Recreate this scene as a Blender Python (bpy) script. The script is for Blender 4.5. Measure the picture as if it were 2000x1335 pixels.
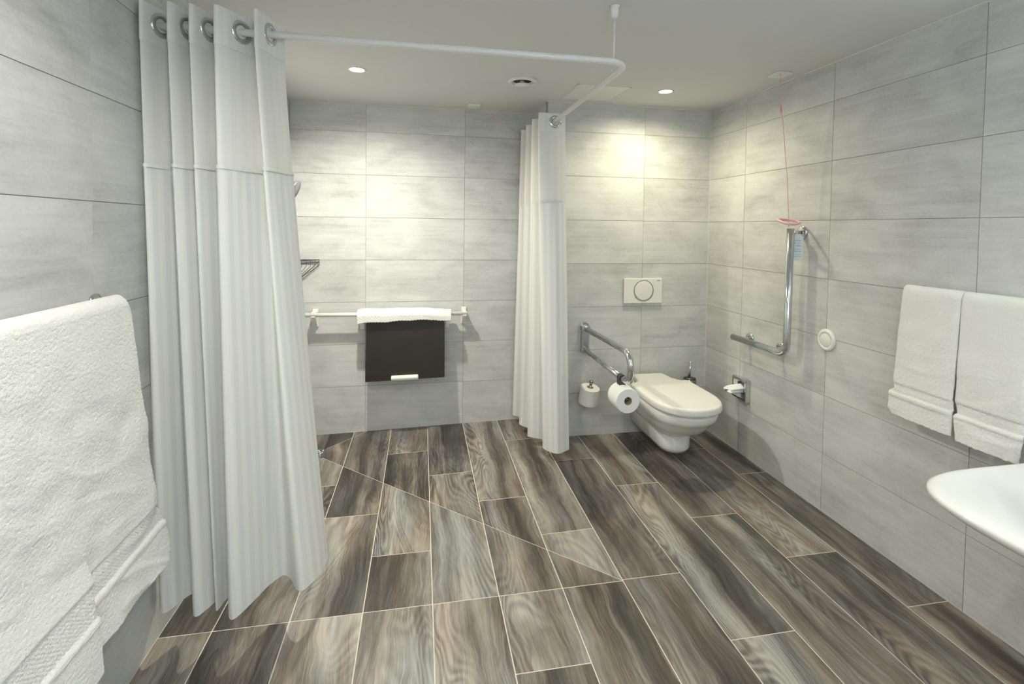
import bpy, math, random
from mathutils import Vector, Matrix, noise
for o in list(bpy.data.objects): bpy.data.objects.remove(o, do_unlink=True)
scene = bpy.context.scene
COL = scene.collection
random.seed(7)
PI = math.pi

# ------------------------------------------------------------------ room measures (metres)
XL, XR, D1, D2, H = -0.871, 1.9866, 3.1666, 3.5253, 2.2357   # left wall, right wall, toilet wall, shower wall, ceiling
XC = 0.800                                                    # corner between shower wall and toilet wall
YF = -1.05                                                    # wall behind the camera
CAM_H = 1.404

# ------------------------------------------------------------------ camera
yaw, pitch, roll = 0.1815, 0.0326, 0.0127
cyw, syw, cp, sp, cr, sr = math.cos(yaw), math.sin(yaw), math.cos(pitch), math.sin(pitch), math.cos(roll), math.sin(roll)
fwd = Vector((syw*cp, cyw*cp, -sp)); rgt = Vector((cyw, -syw, 0)); up = rgt.cross(fwd)
r2 = cr*rgt + sr*up; u2 = -sr*rgt + cr*up
cam_data = bpy.data.cameras.new('camera')
cam_data.sensor_width = 36.0
cam_data.lens = 963.17/2000*36
cam_data.shift_y = -(667.5-475.7)/2000
cam_data.clip_start = 0.02
cam = bpy.data.objects.new('camera', cam_data); COL.objects.link(cam)
M = Matrix.Identity(4)
for i in range(3):
    M[i][0] = r2[i]; M[i][1] = u2[i]; M[i][2] = -fwd[i]
M[0][3], M[1][3], M[2][3] = 0, 0, CAM_H
cam.matrix_world = M
scene.camera = cam

# ------------------------------------------------------------------ world, exposure
w = bpy.data.worlds.new('world'); scene.world = w; w.use_nodes = True
w.node_tree.nodes['Background'].inputs[0].default_value = (0.8, 0.85, 0.9, 1)
w.node_tree.nodes['Background'].inputs[1].default_value = 0.05
vs = scene.view_settings
vs.view_transform = 'Standard'; vs.look = 'None'; vs.gamma = 1; vs.use_curve_mapping = False
vs.exposure = 1.0

# lamps of the room, last one added unseen as fill: (x, y, watts, beam angle); their fixtures are built further down
LAMPS = [(-0.345, 2.762, 74, 168), (1.438, 2.782, 26, 168), (-0.345, 0.85, 30, 165), (0.90, 0.55, 19, 165), (0.45, -0.45, 18, 165)]
LAMP_COL = [(1.0, 0.955, 0.80), (1.0, 0.935, 0.64), (1.0, 0.97, 0.86), (1.0, 0.97, 0.86), (1.0, 0.97, 0.86)]

# ------------------------------------------------------------------ helpers
LOC = {}
def wl(o): return LOC.get(o.name, Vector((0, 0, 0))) if o else Vector((0, 0, 0))
def thing(name, label, cat, loc=(0, 0, 0), group=None):
    o = bpy.data.objects.new(name, None); COL.objects.link(o)
    o.empty_display_size = 0.05
    o.location = loc; LOC[o.name] = Vector(loc)
    o['label'] = label; o['category'] = cat
    if group: o['group'] = group
    return o
def tag(o, label=None, cat=None, group=None, kind=None):
    if label: o['label'] = label
    if cat: o['category'] = cat
    if group: o['group'] = group
    if kind: o['kind'] = kind
    return o
def obj(name, vf, mat, parent=None, loc=None, smooth=False, bevel=0, sub=0, angle=None):
    """vf in world coordinates -> mesh object; origin at loc (world) or at the parent's origin"""
    v, f = vf[0], vf[1]
    base = Vector(loc) if loc is not None else wl(parent)
    me = bpy.data.meshes.new(name)
    me.from_pydata([tuple(Vector(p)-base) for p in v], [], f)
    me.update()
    if smooth:
        for p in me.polygons: p.use_smooth = True
    if len(vf) > 2 and vf[2]:
        uv = me.uv_layers.new(name='UVMap')
        for l in me.loops: uv.data[l.index].uv = vf[2][l.vertex_index]
    o = bpy.data.objects.new(name, me); COL.objects.link(o)
    me.materials.append(mat)
    if parent:
        o.parent = parent
        o.location = base - wl(parent)
    else:
        o.location = base
    LOC[o.name] = base
    if bevel:
        m = o.modifiers.new('bevel', 'BEVEL'); m.width = bevel; m.segments = 3; m.limit_method = 'ANGLE'
        for p in me.polygons: p.use_smooth = True
        m.harden_normals = True
    if sub:
        m = o.modifiers.new('subdivision', 'SUBSURF'); m.levels = sub; m.render_levels = sub
    return o
def join(*parts):
    V, Fc, U = [], [], []
    for p in parts:
        n = len(V); V += list(p[0]); Fc += [tuple(i+n for i in f) for f in p[1]]
    return V, Fc
def box(x0, x1, y0, y1, z0, z1):
    v = [(x0,y0,z0),(x1,y0,z0),(x1,y1,z0),(x0,y1,z0),(x0,y0,z1),(x1,y0,z1),(x1,y1,z1),(x0,y1,z1)]
    return v, [(0,3,2,1),(4,5,6,7),(0,1,5,4),(1,2,6,5),(2,3,7,6),(3,0,4,7)]
def xf(vf, m):
    return [tuple(m @ Vector(p)) for p in vf[0]], vf[1]
def tube(path, r, seg=14, closed=False, caps=True):
    P = [Vector(p) for p in path]; n = len(P)
    R = r if isinstance(r, (list, tuple)) else [r]*n
    V, Fc = [], []
    t0 = (P[1]-P[0]).normalized()
    nrm = t0.orthogonal().normalized(); prev = t0
    for i in range(n):
        if closed: t = (P[(i+1) % n]-P[i-1]).normalized()
        elif i == 0: t = (P[1]-P[0]).normalized()
        elif i == n-1: t = (P[-1]-P[-2]).normalized()
        else: t = ((P[i+1]-P[i]).normalized()+(P[i]-P[i-1]).normalized()).normalized()
        q = prev.rotation_difference(t); nrm = q @ nrm; nrm = (nrm - t*nrm.dot(t)).normalized(); prev = t
        b = t.cross(nrm)
        for k in range(seg):
            a = 2*PI*k/seg
            V.append(tuple(P[i]+R[i]*(math.cos(a)*nrm+math.sin(a)*b)))
    m = n if closed else n-1
    for i in range(m):
        j = (i+1) % n
        for k in range(seg):
            l = (k+1) % seg
            Fc.append((i*seg+k, i*seg+l, j*seg+l, j*seg+k))
    if caps and not closed:
        Fc.append(tuple(range(seg))[::-1]); Fc.append(tuple((n-1)*seg+k for k in range(seg)))
    return V, Fc
def fillet(pts, r, n=8):
    P = [Vector(p) for p in pts]; out = [P[0]]
    for i in range(1, len(P)-1):
        a = (P[i-1]-P[i]).normalized(); b = (P[i+1]-P[i]).normalized()
        ang = a.angle(b); d = r/math.tan(ang/2)
        s, e = P[i]+a*d, P[i]+b*d
        c = P[i]+(a+b).normalized()*(r/math.sin(ang/2))
        va, vb = s-c, e-c
        tot = va.angle(vb); ax = va.cross(vb).normalized()
        for k in range(n+1):
            out.append(c+Matrix.Rotation(tot*k/n, 3, ax) @ va)
    out.append(P[-1]); return out
def lathe(profile, seg=32, m=None, cap=True):
    """profile [(radius, height)] round +z; m places it"""
    V, Fc = [], []
    for r, h in profile:
        for k in range(seg):
            a = 2*PI*k/seg; V.append((r*math.cos(a), r*math.sin(a), h))
    for i in range(len(profile)-1):
        for k in range(seg):
            l = (k+1) % seg
            Fc.append((i*seg+k, i*seg+l, (i+1)*seg+l, (i+1)*seg+k))
    if cap:
        Fc.append(tuple(range(seg))[::-1]); n = len(profile)-1
        Fc.append(tuple(n*seg+k for k in range(seg)))
    return xf((V, Fc), m) if m else (V, Fc)
def aim(loc, zdir):
    z = Vector(zdir).normalized(); q = Vector((0,0,1)).rotation_difference(z)
    return Matrix.Translation(loc) @ q.to_matrix().to_4x4()
def loft(rings, cap0=True, cap1=True):
    n = len(rings[0]); V = [p for r in rings for p in r]; Fc = []
    for i in range(len(rings)-1):
        for k in range(n):
            l = (k+1) % n
            Fc.append((i*n+k, i*n+l, (i+1)*n+l, (i+1)*n+k))
    if cap0: Fc.append(tuple(range(n))[::-1])
    if cap1: Fc.append(tuple((len(rings)-1)*n+k for k in range(n)))
    return V, Fc
def grid(fn, nu, nv, uvs=False):
    V, Fc, U = [], [], []
    for j in range(nv+1):
        for i in range(nu+1):
            V.append(tuple(fn(i/nu, j/nv))); U.append((i/nu, j/nv))
    for j in range(nv):
        for i in range(nu):
            a = j*(nu+1)+i; Fc.append((a, a+1, a+nu+2, a+nu+1))
    return V, Fc, U
def catmull(P, per):
    P = [Vector(p) for p in P]; out = []
    for i in range(len(P)-1):
        p0 = P[max(i-1, 0)]; p1 = P[i]; p2 = P[i+1]; p3 = P[min(i+2, len(P)-1)]
        for k in range(per):
            t = k/per
            out.append(0.5*((2*p1)+(p2-p0)*t+(2*p0-5*p1+4*p2-p3)*t*t+(3*p1-p0-3*p2+p3)*t**3))
    out.append(P[-1]); return out

# ------------------------------------------------------------------ materials
def newmat(name):
    m = bpy.data.materials.new(name); m.use_nodes = True
    nt = m.node_tree; b = nt.nodes['Principled BSDF']
    return m, nt, b
def N(nt, t, **kw):
    n = nt.nodes.new(t)
    for k, v in kw.items():
        if k.startswith('i_'):
            key = k[2:]; key = int(key) if key.isdigit() else key
            n.inputs[key].default_value = v
        else: setattr(n, k, v)
    return n
def plain(name, col, rough=0.5, metal=0, bump=0, bscale=200, var=0.03, **kw):
    m, nt, b = newmat(name)
    tc = N(nt, 'ShaderNodeTexCoord')
    nz = N(nt, 'ShaderNodeTexNoise'); nz.inputs['Scale'].default_value = 6; nz.inputs['Detail'].default_value = 4
    nt.links.new(tc.outputs['Object'], nz.inputs['Vector'])
    mx = N(nt, 'ShaderNodeMix', data_type='RGBA')
    mx.inputs['A'].default_value = (*[c*(1-var) for c in col], 1); mx.inputs['B'].default_value = (*[min(1, c*(1+var)) for c in col], 1)
    nt.links.new(nz.outputs['Fac'], mx.inputs['Factor'])
    nt.links.new(mx.outputs['Result'], b.inputs['Base Color'])
    b.inputs['Roughness'].default_value = rough; b.inputs['Metallic'].default_value = metal
    if bump:
        n2 = N(nt, 'ShaderNodeTexNoise'); n2.inputs['Scale'].default_value = bscale; n2.inputs['Detail'].default_value = 3
        nt.links.new(tc.outputs['Object'], n2.inputs['Vector'])
        bp = N(nt, 'ShaderNodeBump'); bp.inputs['Strength'].default_value = bump; bp.inputs['Distance'].default_value = 0.002
        nt.links.new(n2.outputs['Fac'], bp.inputs['Height']); nt.links.new(bp.outputs['Normal'], b.inputs['Normal'])
    for k, v in kw.items(): b.inputs[k].default_value = v
    return m
def ramp(nt, stops):
    r = N(nt, 'ShaderNodeValToRGB'); e = r.color_ramp.elements
    while len(e) < len(stops): e.new(0.5)
    for q, (p, c) in zip(e, stops): q.position = p; q.color = (*c, 1)
    return r
def randvec(nt):
    tc = N(nt, 'ShaderNodeTexCoord'); oi = N(nt, 'ShaderNodeObjectInfo')
    mul = N(nt, 'ShaderNodeMath', operation='MULTIPLY'); mul.inputs[1].default_value = 57.3
    nt.links.new(oi.outputs['Random'], mul.inputs[0])
    cb = N(nt, 'ShaderNodeCombineXYZ'); nt.links.new(mul.outputs[0], cb.inputs[2])
    ad = N(nt, 'ShaderNodeVectorMath', operation='ADD')
    nt.links.new(tc.outputs['Object'], ad.inputs[0]); nt.links.new(cb.outputs[0], ad.inputs[1])
    return ad.outputs[0], oi.outputs['Random']
def noisen(nt, vec, scl, scale=1.0, detail=6, rough=0.6, dist=0.0):
    mp = N(nt, 'ShaderNodeMapping'); mp.inputs['Scale'].default_value = scl
    nt.links.new(vec, mp.inputs['Vector'])
    n = N(nt, 'ShaderNodeTexNoise'); n.inputs['Scale'].default_value = scale; n.inputs['Detail'].default_value = detail
    n.inputs['Roughness'].default_value = rough; n.inputs['Distortion'].default_value = dist
    nt.links.new(mp.outputs[0], n.inputs['Vector'])
    return n.outputs['Fac']
def mth(nt, op, a, b=None, clamp=False):
    n = N(nt, 'ShaderNodeMath', operation=op); n.use_clamp = clamp
    for i, x in enumerate((a, b)):
        if x is None: continue
        if isinstance(x, (int, float)): n.inputs[i].default_value = x
        else: nt.links.new(x, n.inputs[i])
    return n.outputs[0]

def make_tile_mat():
    m, nt, b = newmat('cement_tile')
    vec, rnd = randvec(nt)
    big = noisen(nt, vec, (2.2, 3.5, 1), 1.6, 6, 0.6, 0.4)
    streak = noisen(nt, vec, (1.6, 26, 1), 1.5, 8, 0.7, 0.3)
    fine = noisen(nt, vec, (40, 70, 1), 2.0, 6, 0.8)
    s = mth(nt, 'ADD', mth(nt, 'MULTIPLY', big, 0.46), mth(nt, 'MULTIPLY', streak, 0.30))
    s = mth(nt, 'ADD', s, mth(nt, 'MULTIPLY', fine, 0.24))
    s = mth(nt, 'ADD', s, mth(nt, 'MULTIPLY', mth(nt, 'SUBTRACT', rnd, 0.5), 0.05))
    r = ramp(nt, [(0.33, (0.395, 0.397, 0.393)), (0.45, (0.545, 0.548, 0.543)), (0.55, (0.635, 0.638, 0.632)), (0.68, (0.72, 0.723, 0.716))])
    nt.links.new(s, r.inputs[0]); nt.links.new(r.outputs[0], b.inputs['Base Color'])
    b.inputs['Roughness'].default_value = 0.42
    bp = N(nt, 'ShaderNodeBump'); bp.inputs['Strength'].default_value = 0.12; bp.inputs['Distance'].default_value = 0.002
    nt.links.new(fine, bp.inputs['Height']); nt.links.new(bp.outputs[0], b.inputs['Normal'])
    return m
def make_plank_mat():
    m, nt, b = newmat('wood_look_tile')
    vec, rnd = randvec(nt)
    warp = noisen(nt, vec, (2.5, 1.6, 1), 2.0, 3, 0.5)
    wv = N(nt, 'ShaderNodeCombineXYZ'); nt.links.new(mth(nt, 'MULTIPLY', mth(nt, 'SUBTRACT', warp, 0.5), 0.09), wv.inputs[0])
    ad = N(nt, 'ShaderNodeVectorMath', operation='ADD'); nt.links.new(vec, ad.inputs[0]); nt.links.new(wv.outputs[0], ad.inputs[1])
    wvec = ad.outputs[0]
    band = noisen(nt, wvec, (9, 0.55, 1), 1.0, 3, 0.5, 0.2)           # broad light and dark streaks
    patch = noisen(nt, vec, (5, 2.2, 1), 1.0, 4, 0.6, 0.6)            # cloudy stains
    mid = noisen(nt, wvec, (60, 1.7, 1), 1.0, 7, 0.7, 0.1)
    grain = noisen(nt, wvec, (330, 9, 1), 1.0, 5, 0.75)
    cont = noisen(nt, vec, (4.0, 0.8, 1), 1.0, 2, 0.45, 0.5)          # growth rings: contour lines of a soft field
    rings = mth(nt, 'SINE', mth(nt, 'MULTIPLY', cont, 230.0))
    rmask = noisen(nt, vec, (3.5, 0.8, 1), 1.0, 1, 0.4)
    rmask = mth(nt, 'MULTIPLY', mth(nt, 'SUBTRACT', rmask, 0.48, True), 6.0, True)
    s = mth(nt, 'ADD', mth(nt, 'MULTIPLY', band, 0.62), mth(nt, 'MULTIPLY', mid, 0.34))
    s = mth(nt, 'ADD', s, mth(nt, 'MULTIPLY', grain, 0.34))
    s = mth(nt, 'ADD', s, mth(nt, 'MULTIPLY', patch, 0.32))
    s = mth(nt, 'SUBTRACT', s, 0.31)
    s = mth(nt, 'ADD', s, mth(nt, 'MULTIPLY', mth(nt, 'MULTIPLY', rings, rmask), 0.06))
    s = mth(nt, 'ADD', s, mth(nt, 'MULTIPLY', mth(nt, 'SUBTRACT', rnd, 0.5), 0.12))
    r = ramp(nt, [(0.30, (0.022, 0.020, 0.017)), (0.40, (0.070, 0.061, 0.052)), (0.49, (0.150, 0.134, 0.115)), (0.58, (0.255, 0.236, 0.208)), (0.72, (0.41, 0.39, 0.35))])
    nt.links.new(s, r.inputs[0])
    tint = noisen(nt, vec, (6, 0.9, 1), 1.3, 3, 0.5)                   # bluish grey and rosy brown patches
    tr = ramp(nt, [(0.36, (0.90, 0.98, 1.06)), (0.5, (1, 1, 1)), (0.66, (1.10, 0.98, 0.90))])
    nt.links.new(tint, tr.inputs[0])
    mx = N(nt, 'ShaderNodeMix', data_type='RGBA', blend_type='MULTIPLY'); mx.inputs['Factor'].default_value = 1
    nt.links.new(r.outputs[0], mx.inputs['A']); nt.links.new(tr.outputs[0], mx.inputs['B'])
    nt.links.new(mx.outputs['Result'], b.inputs['Base Color'])
    b.inputs['Roughness'].default_value = 0.36
    bp = N(nt, 'ShaderNodeBump'); bp.inputs['Strength'].default_value = 0.15; bp.inputs['Distance'].default_value = 0.001
    nt.links.new(grain, bp.inputs['Height']); nt.links.new(bp.outputs[0], b.inputs['Normal'])
    return m
def make_curtain_mat(name, stripes, alpha=1.0, transl=0.35, dark=1.0):
    m, nt, b = newmat(name)
    uv = N(nt, 'ShaderNodeUVMap'); sx = N(nt, 'ShaderNodeSeparateXYZ'); nt.links.new(uv.outputs[0], sx.inputs[0])
    s = mth(nt, 'SINE', mth(nt, 'MULTIPLY', sx.outputs[0], stripes*2*PI))
    s = mth(nt, 'MULTIPLY', mth(nt, 'ADD', mth(nt, 'MULTIPLY', s, 3.0), 0.5), 1.0, True)
    mx = N(nt, 'ShaderNodeMix', data_type='RGBA')
    mx.inputs['A'].default_value = (0.865, 0.88, 0.89, 1); mx.inputs['B'].default_value = (0.93, 0.928, 0.908, 1)
    if alpha < 1:
        mx.inputs['A'].default_value = (0.90, 0.90, 0.885, 1); mx.inputs['B'].default_value = (0.92, 0.92, 0.905, 1)
    nt.links.new(s, mx.inputs['Factor']); nt.links.new(mx.outputs['Result'], b.inputs['Base Color'])
    rr = N(nt, 'ShaderNodeMapRange'); rr.inputs['To Min'].default_value = 0.42; rr.inputs['To Max'].default_value = 0.75
    nt.links.new(s, rr.inputs['Value']); nt.links.new(rr.outputs[0], b.inputs['Roughness'])
    tr = N(nt, 'ShaderNodeBsdfTranslucent'); nt.links.new(mx.outputs['Result'], tr.inputs['Color'])
    ms = N(nt, 'ShaderNodeMixShader'); ms.inputs[0].default_value = transl
    nt.links.new(b.outputs[0], ms.inputs[1]); nt.links.new(tr.outputs[0], ms.inputs[2])
    out = nt.nodes['Material Output']
    if alpha < 1:
        tp = N(nt, 'ShaderNodeBsdfTransparent'); m2 = N(nt, 'ShaderNodeMixShader'); m2.inputs[0].default_value = alpha
        nt.links.new(tp.outputs[0], m2.inputs[1]); nt.links.new(ms.outputs[0], m2.inputs[2]); nt.links.new(m2.outputs[0], out.inputs[0])
    else: nt.links.new(ms.outputs[0], out.inputs[0])
    return m
def emit(name, col, strength):
    m, nt, b = newmat(name)
    b.inputs['Base Color'].default_value = (*col, 1); b.inputs['Emission Color'].default_value = (*col, 1)
    b.inputs['Emission Strength'].default_value = strength
    return m

TILE = make_tile_mat(); PLANK = make_plank_mat()
GROUT = plain('wall_grout', (0.33, 0.32, 0.30), 0.9)
FGROUT = plain('floor_grout', (0.66, 0.61, 0.52), 0.85)
PAINT = plain('ceiling_paint', (0.70, 0.705, 0.70), 0.9, bump=0.03, bscale=90, var=0.015)
WALLP = plain('plain_wall', (0.72, 0.71, 0.69), 0.6)
SEAL = plain('white_sealant', (0.72, 0.71, 0.68), 0.6)
CER = plain('white_ceramic', (0.77, 0.77, 0.75), 0.12, var=0.008)
PLAS = plain('white_plastic', (0.82, 0.81, 0.775), 0.32, var=0.01)
WMET = plain('white_coated_metal', (0.80, 0.80, 0.78), 0.3, var=0.01)
CHROME = plain('chrome', (0.66, 0.68, 0.70), 0.12, 1.0, var=0.02)
STEEL = plain('brushed_steel', (0.36, 0.37, 0.38), 0.28, 1.0, var=0.05)
DARK = plain('dark_metal', (0.10, 0.10, 0.105), 0.35, 0.7)
BLACKP = plain('dark_brown_plastic', (0.022, 0.017, 0.013), 0.36, bump=0.15, bscale=260, var=0.2)
SHADOWG = plain('dark_gap', (0.04, 0.04, 0.04), 0.8)
PAPER = plain('tissue_paper', (0.86, 0.855, 0.83), 0.95, bump=0.3, bscale=350)
TISSUE = plain('thin_tissue', (0.84, 0.86, 0.87), 0.9, bump=0.2, bscale=200)
PINK = plain('pink_cord', (0.84, 0.42, 0.42), 0.5)
PINKP = plain('pink_plastic', (0.90, 0.46, 0.49), 0.4)
CARD = plain('pale_blue_card', (0.74, 0.80, 0.84), 0.5)
CARDINK = plain('grey_blue_ink', (0.45, 0.54, 0.61), 0.6)
GREYP = plain('grey_plastic', (0.12, 0.122, 0.135), 0.4)
CARDB = plain('cardboard', (0.30, 0.24, 0.18), 0.9)
TERRY = plain('white_terry', (0.84, 0.838, 0.815), 1.0, bump=0.9, bscale=330, var=0.02)
TERRY.node_tree.nodes['Principled BSDF'].inputs['Sheen Weight'].default_value = 0.25
CURT = make_curtain_mat('striped_white_fabric', 34, 1.0, 0.27)
SHEER = make_curtain_mat('sheer_white_fabric', 30, 0.94, 0.32)
HEAD = make_curtain_mat('white_header_fabric', 38, 0.995, 0.22)
OPAL_FILL = emit('opal_fill', (0.80, 0.93, 1.0), 5.5); OPAL_FILL2 = emit('opal_globe_fill', (0.78, 0.92, 1.0), 33.0)  # glow of the added fill tube and globe, both out of view
MIRROR = plain('mirror_glass', (0.85, 0.87, 0.87), 0.02, 1.0, var=0.0)
LENS = emit('lamp_lens', (1.0, 0.93, 0.78), 9.0)

# ------------------------------------------------------------------ tiled walls
ROW = 0.2922
GAP = 0.0024
def tiled_wall(name, origin, u, n, ujoints, height=H, mat=TILE):
    """origin at the floor end, u along the wall, n into the room; tile faces lie in the wall plane"""
    u = Vector(u); n = Vector(n); o = Vector(origin); z = Vector((0, 0, 1))
    L0, L1 = ujoints[0], ujoints[-1]
    pts = []
    for d in (-0.0022, -0.10):
        for a, c in ((L0, 0), (L1, 0), (L1, height), (L0, height)):
            zz = -0.10 if c == 0 else c
            pts.append(tuple(o+u*a+z*zz+n*d))
    wall = obj(name, (pts, [(0,1,2,3),(4,7,6,5),(0,4,5,1),(1,5,6,2),(2,6,7,3),(3,7,4,0)]), GROUT, None, tuple(o))
    tag(wall, kind='structure')
    rows = [k*ROW for k in range(int(height/ROW)+1)] + [height]
    cache = {}
    rot = Matrix((u, z, n)).transposed()     # local x along wall, y up, z out
    for i in range(len(rows)-1):
        z0 = rows[i] if i else -0.04
        for j in range(len(ujoints)-1):
            a, bb = ujoints[j], ujoints[j+1]
            lw, lh = bb-a-GAP, rows[i+1]-z0-GAP
            key = (round(lw, 4), round(lh, 4))
            if key not in cache:
                me = bpy.data.meshes.new('tile')
                v, f = box(-lw/2, lw/2, -lh/2, lh/2, -0.008, 0.0)
                me.from_pydata(v, [], f); me.materials.append(mat); cache[key] = me
            t = bpy.data.objects.new('tile', cache[key]); COL.objects.link(t)
            t.parent = wall
            c = u*((a+bb)/2)+z*((z0+rows[i+1])/2)
            t.matrix_local = Matrix.Translation(c) @ rot.to_4x4()
    return wall
# origins at world x=0 / y=0 so the joints are given in world units
tiled_wall('wall_shower', (0, D2, 0), (1, 0, 0), (0, -1, 0), [XL, -0.379, 0.299, XC])
tiled_wall('wall_toilet', (0, D1, 0), (1, 0, 0), (0, -1, 0), [XC+0.001, 1.494, XR])
tiled_wall('wall_return', (XC, 0, 0), (0, 1, 0), (-1, 0, 0), [D1+0.012, D2])
tiled_wall('wall_right', (XR, 0, 0), (0, 1, 0), (-1, 0, 0), [YF, -0.535, 0.126, 0.790, 1.454, 2.118, 2.782, D1])
tiled_wall('wall_left', (XL, 0, 0), (0, 1, 0), (1, 0, 0), [YF, -0.50, 0.17, 0.84, 1.5115, 2.183, 2.854, D2])
fw = obj('wall_front', box(XL-0.1, XR+0.1, YF-0.1, YF, -0.1, H), WALLP); tag(fw, kind='structure')
ce = obj('ceiling', box(XL-0.1, XR+0.1, YF-0.1, D2+0.1, H, H+0.1), PAINT); tag(ce, kind='structure')
# sealant beads where the walls meet the ceiling, corner profile
def trimline(i, b, mat=SEAL):
    tag(obj('trim_%d' % i, b, mat), kind='structure')
s = 0.005
trimline(1, box(XL, XC, D2-s, D2, H-s, H-0.0002)); trimline(2, box(XC-s, XC, D1-s, D2, H-s, H-0.0002))
trimline(3, box(XC-s, XR, D1-s, D1, H-s, H-0.0002)); trimline(4, box(XR-s, XR, YF, D1, H-s*1.2, H-0.0002))
trimline(5, box(XL, XL+s, YF, D2, H-s, H-0.0002)); trimline(6, box(XC-0.0012, XC+0.010, D1-0.0012, D1+0.010, 0, H-0.006), STEEL)
trimline(7, box(XR-0.003, XR, D1-0.003, D1, 0, H-0.006))

# ------------------------------------------------------------------ floor of wood-look planks, shower corner falling to the drain
ZY, ZX = 1.812, 0.801
def fz(x, y):
    if x > ZX or y < ZY: return 0.0
    return -0.034*max(0, min(1, (y-ZY)/1.353, (ZX-x)/1.396))
def clip(poly, a, b, c):       # keep a*x+b*y+c >= 0
    out = []
    for i in range(len(poly)):
        p, q = poly[i], poly[(i+1) % len(poly)]
        dp, dq = a*p[0]+b*p[1]+c, a*q[0]+b*q[1]+c
        if dp >= 0: out.append(p)
        if dp*dq < 0:
            t = dp/(dp-dq); out.append((p[0]+(q[0]-p[0])*t, p[1]+(q[1]-p[1])*t))
    return out
cols = [XL] + [0.0495+0.2505*k for k in range(-3, 8)] + [XR]
cj = {0: [2.13, 3.14], 1: [1.812, 2.795], 2: [1.45, 1.812, 2.470], 3: [1.12, 1.812, 2.133, 3.130], 4: [0.80, 1.812, 2.812], 5: [1.477, 1.812, 2.493],
      6: [1.14, 1.812, 2.162, 3.175], 7: [1.818, 2.836], 8: [1.481, 2.505], 9: [1.15, 2.164, 3.165], 10: [1.830, 2.855], 11: [1.506, 2.516]}
fg = 0.0036
diag = []
def norm_line(p, q):
    dx, dy = q[0]-p[0], q[1]-p[1]; L = math.hypot(dx, dy); a, b = -dy/L, dx/L
    return a, b, -(a*p[0]+b*p[1])
d1 = norm_line((-0.595, 3.165), (0.801, 1.812)); d2 = norm_line((-0.595, 3.29), (-0.365, 3.5253))
floor_base = []; planks = []
for k in range(len(cols)-1):
    x0, x1 = cols[k], cols[k+1]
    js = list(cj[k])
    if k == 0: js = [1.15, 1.812] + js
    while js[0] > YF+1.0: js.insert(0, js[0]-1.01)
    ymax = D2 if x1 <= 0.81 else D1
    ys = [YF] + [j for j in js if YF+0.05 < j < ymax-0.03] + [ymax]
    for i in range(len(ys)-1):
        rect = [(x0, ys[i]), (x1, ys[i]), (x1, ys[i+1]), (x0, ys[i+1])]
        polys = [(rect, [])]
        if x1 <= 0.81 and ys[i] >= 1.80:
            for d in (d1, d2):
                nxt = []
                for pl, cuts in polys:
                    A = clip(pl, *d); B = clip(pl, -d[0], -d[1], -d[2])
                    for c, sgn in ((A, 1), (B, -1)):
                        if len(c) > 2: nxt.append((c, cuts+[(d, sgn)]))
                polys = nxt
        for pl, cuts in polys:
            floor_base.append(pl)
            g = fg/2
            q = [(max(x0+g, min(x1-g, x)), max(ys[i]+g, min(ys[i+1]-g, y))) for x, y in pl]
            q = rect and [(x0+g, ys[i]+g), (x1-g, ys[i]+g), (x1-g, ys[i+1]-g), (x0+g, ys[i+1]-g)]
            for d, sgn in cuts:
                q = clip(q, sgn*d[0], sgn*d[1], sgn*d[2]-g*0.8) if q else q
            if len(q) < 3: continue
            ar = abs(sum(q[a][0]*q[(a+1) % len(q)][1]-q[(a+1) % len(q)][0]*q[a][1] for a in range(len(q))))/2
            if ar < 4e-4: continue
            planks.append((q, ((x0+x1)/2, (ys[i]+ys[i+1])/2)))
V, Fc = [], []
for pl in floor_base:
    n = len(V)
    V += [(x, y, fz(x, y)-0.0005) for x, y in pl]; Fc.append(tuple(range(n, n+len(pl))))
b0 = box(XL-0.1, XR+0.1, YF-0.1, D2+0.1, -0.16, -0.06)
fl = obj('floor', join((V, Fc), b0), FGROUT); tag(fl, kind='structure')
for q, c in planks:
    n = len(q)
    v = [(x, y, fz(x, y)) for x, y in q] + [(x, y, fz(x, y)-0.008) for x, y in q]
    f = [tuple(range(n)), tuple(range(2*n-1, n-1, -1))] + [(i, n+i, n+(i+1) % n, (i+1) % n) for i in range(n)]
    obj('plank', (v, f), PLANK, fl, (c[0], c[1], 0))

# ------------------------------------------------------------------ ceiling fittings
def downlight(x, y, watts, beam, col, label):
    t = thing('downlight', label, 'ceiling light', (x, y, H), 'recessed ceiling downlights')
    T = Matrix.Translation((x, y, H))
    obj('trim_ring', lathe([(0.048, -0.0005), (0.049, -0.004), (0.042, -0.0055), (0.036, -0.003), (0.036, -0.0005)], 32, T, False), WMET, t, smooth=True)
    obj('lamp_lens', lathe([(0.0355, -0.0008), (0.0355, -0.0025), (0.0, -0.003)], 32, T, False), LENS, t, smooth=True)
    ld = bpy.data.lights.new('lamp', 'SPOT'); ld.energy = watts; ld.color = col
    ld.spot_size = math.radians(beam); ld.spot_blend = 1.0; ld.shadow_soft_size = 0.035
    lo = bpy.data.objects.new('lamp', ld); COL.objects.link(lo); lo.parent = t; lo.location = (0, 0, -0.012)
lab = ['glowing recessed downlight in the ceiling over the shower, beside the curtain',
       'glowing recessed downlight in the ceiling above the toilet',
       'recessed ceiling downlight above the bath towel by the left wall',
       'recessed ceiling downlight in front of the washbasin',
       'added unseen ceiling downlight near the entrance wall']  # this last downlight is added out of view to brighten the room
for (x, y, wt, bm), c, l in zip(LAMPS, LAMP_COL, lab): downlight(x, y, wt, bm, c, l)
t = thing('air_vent', 'round white extractor vent with a central disc in the ceiling', 'vent', (0.556, 2.771, H))
T = Matrix.Translation((0.556, 2.771, H))
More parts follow.
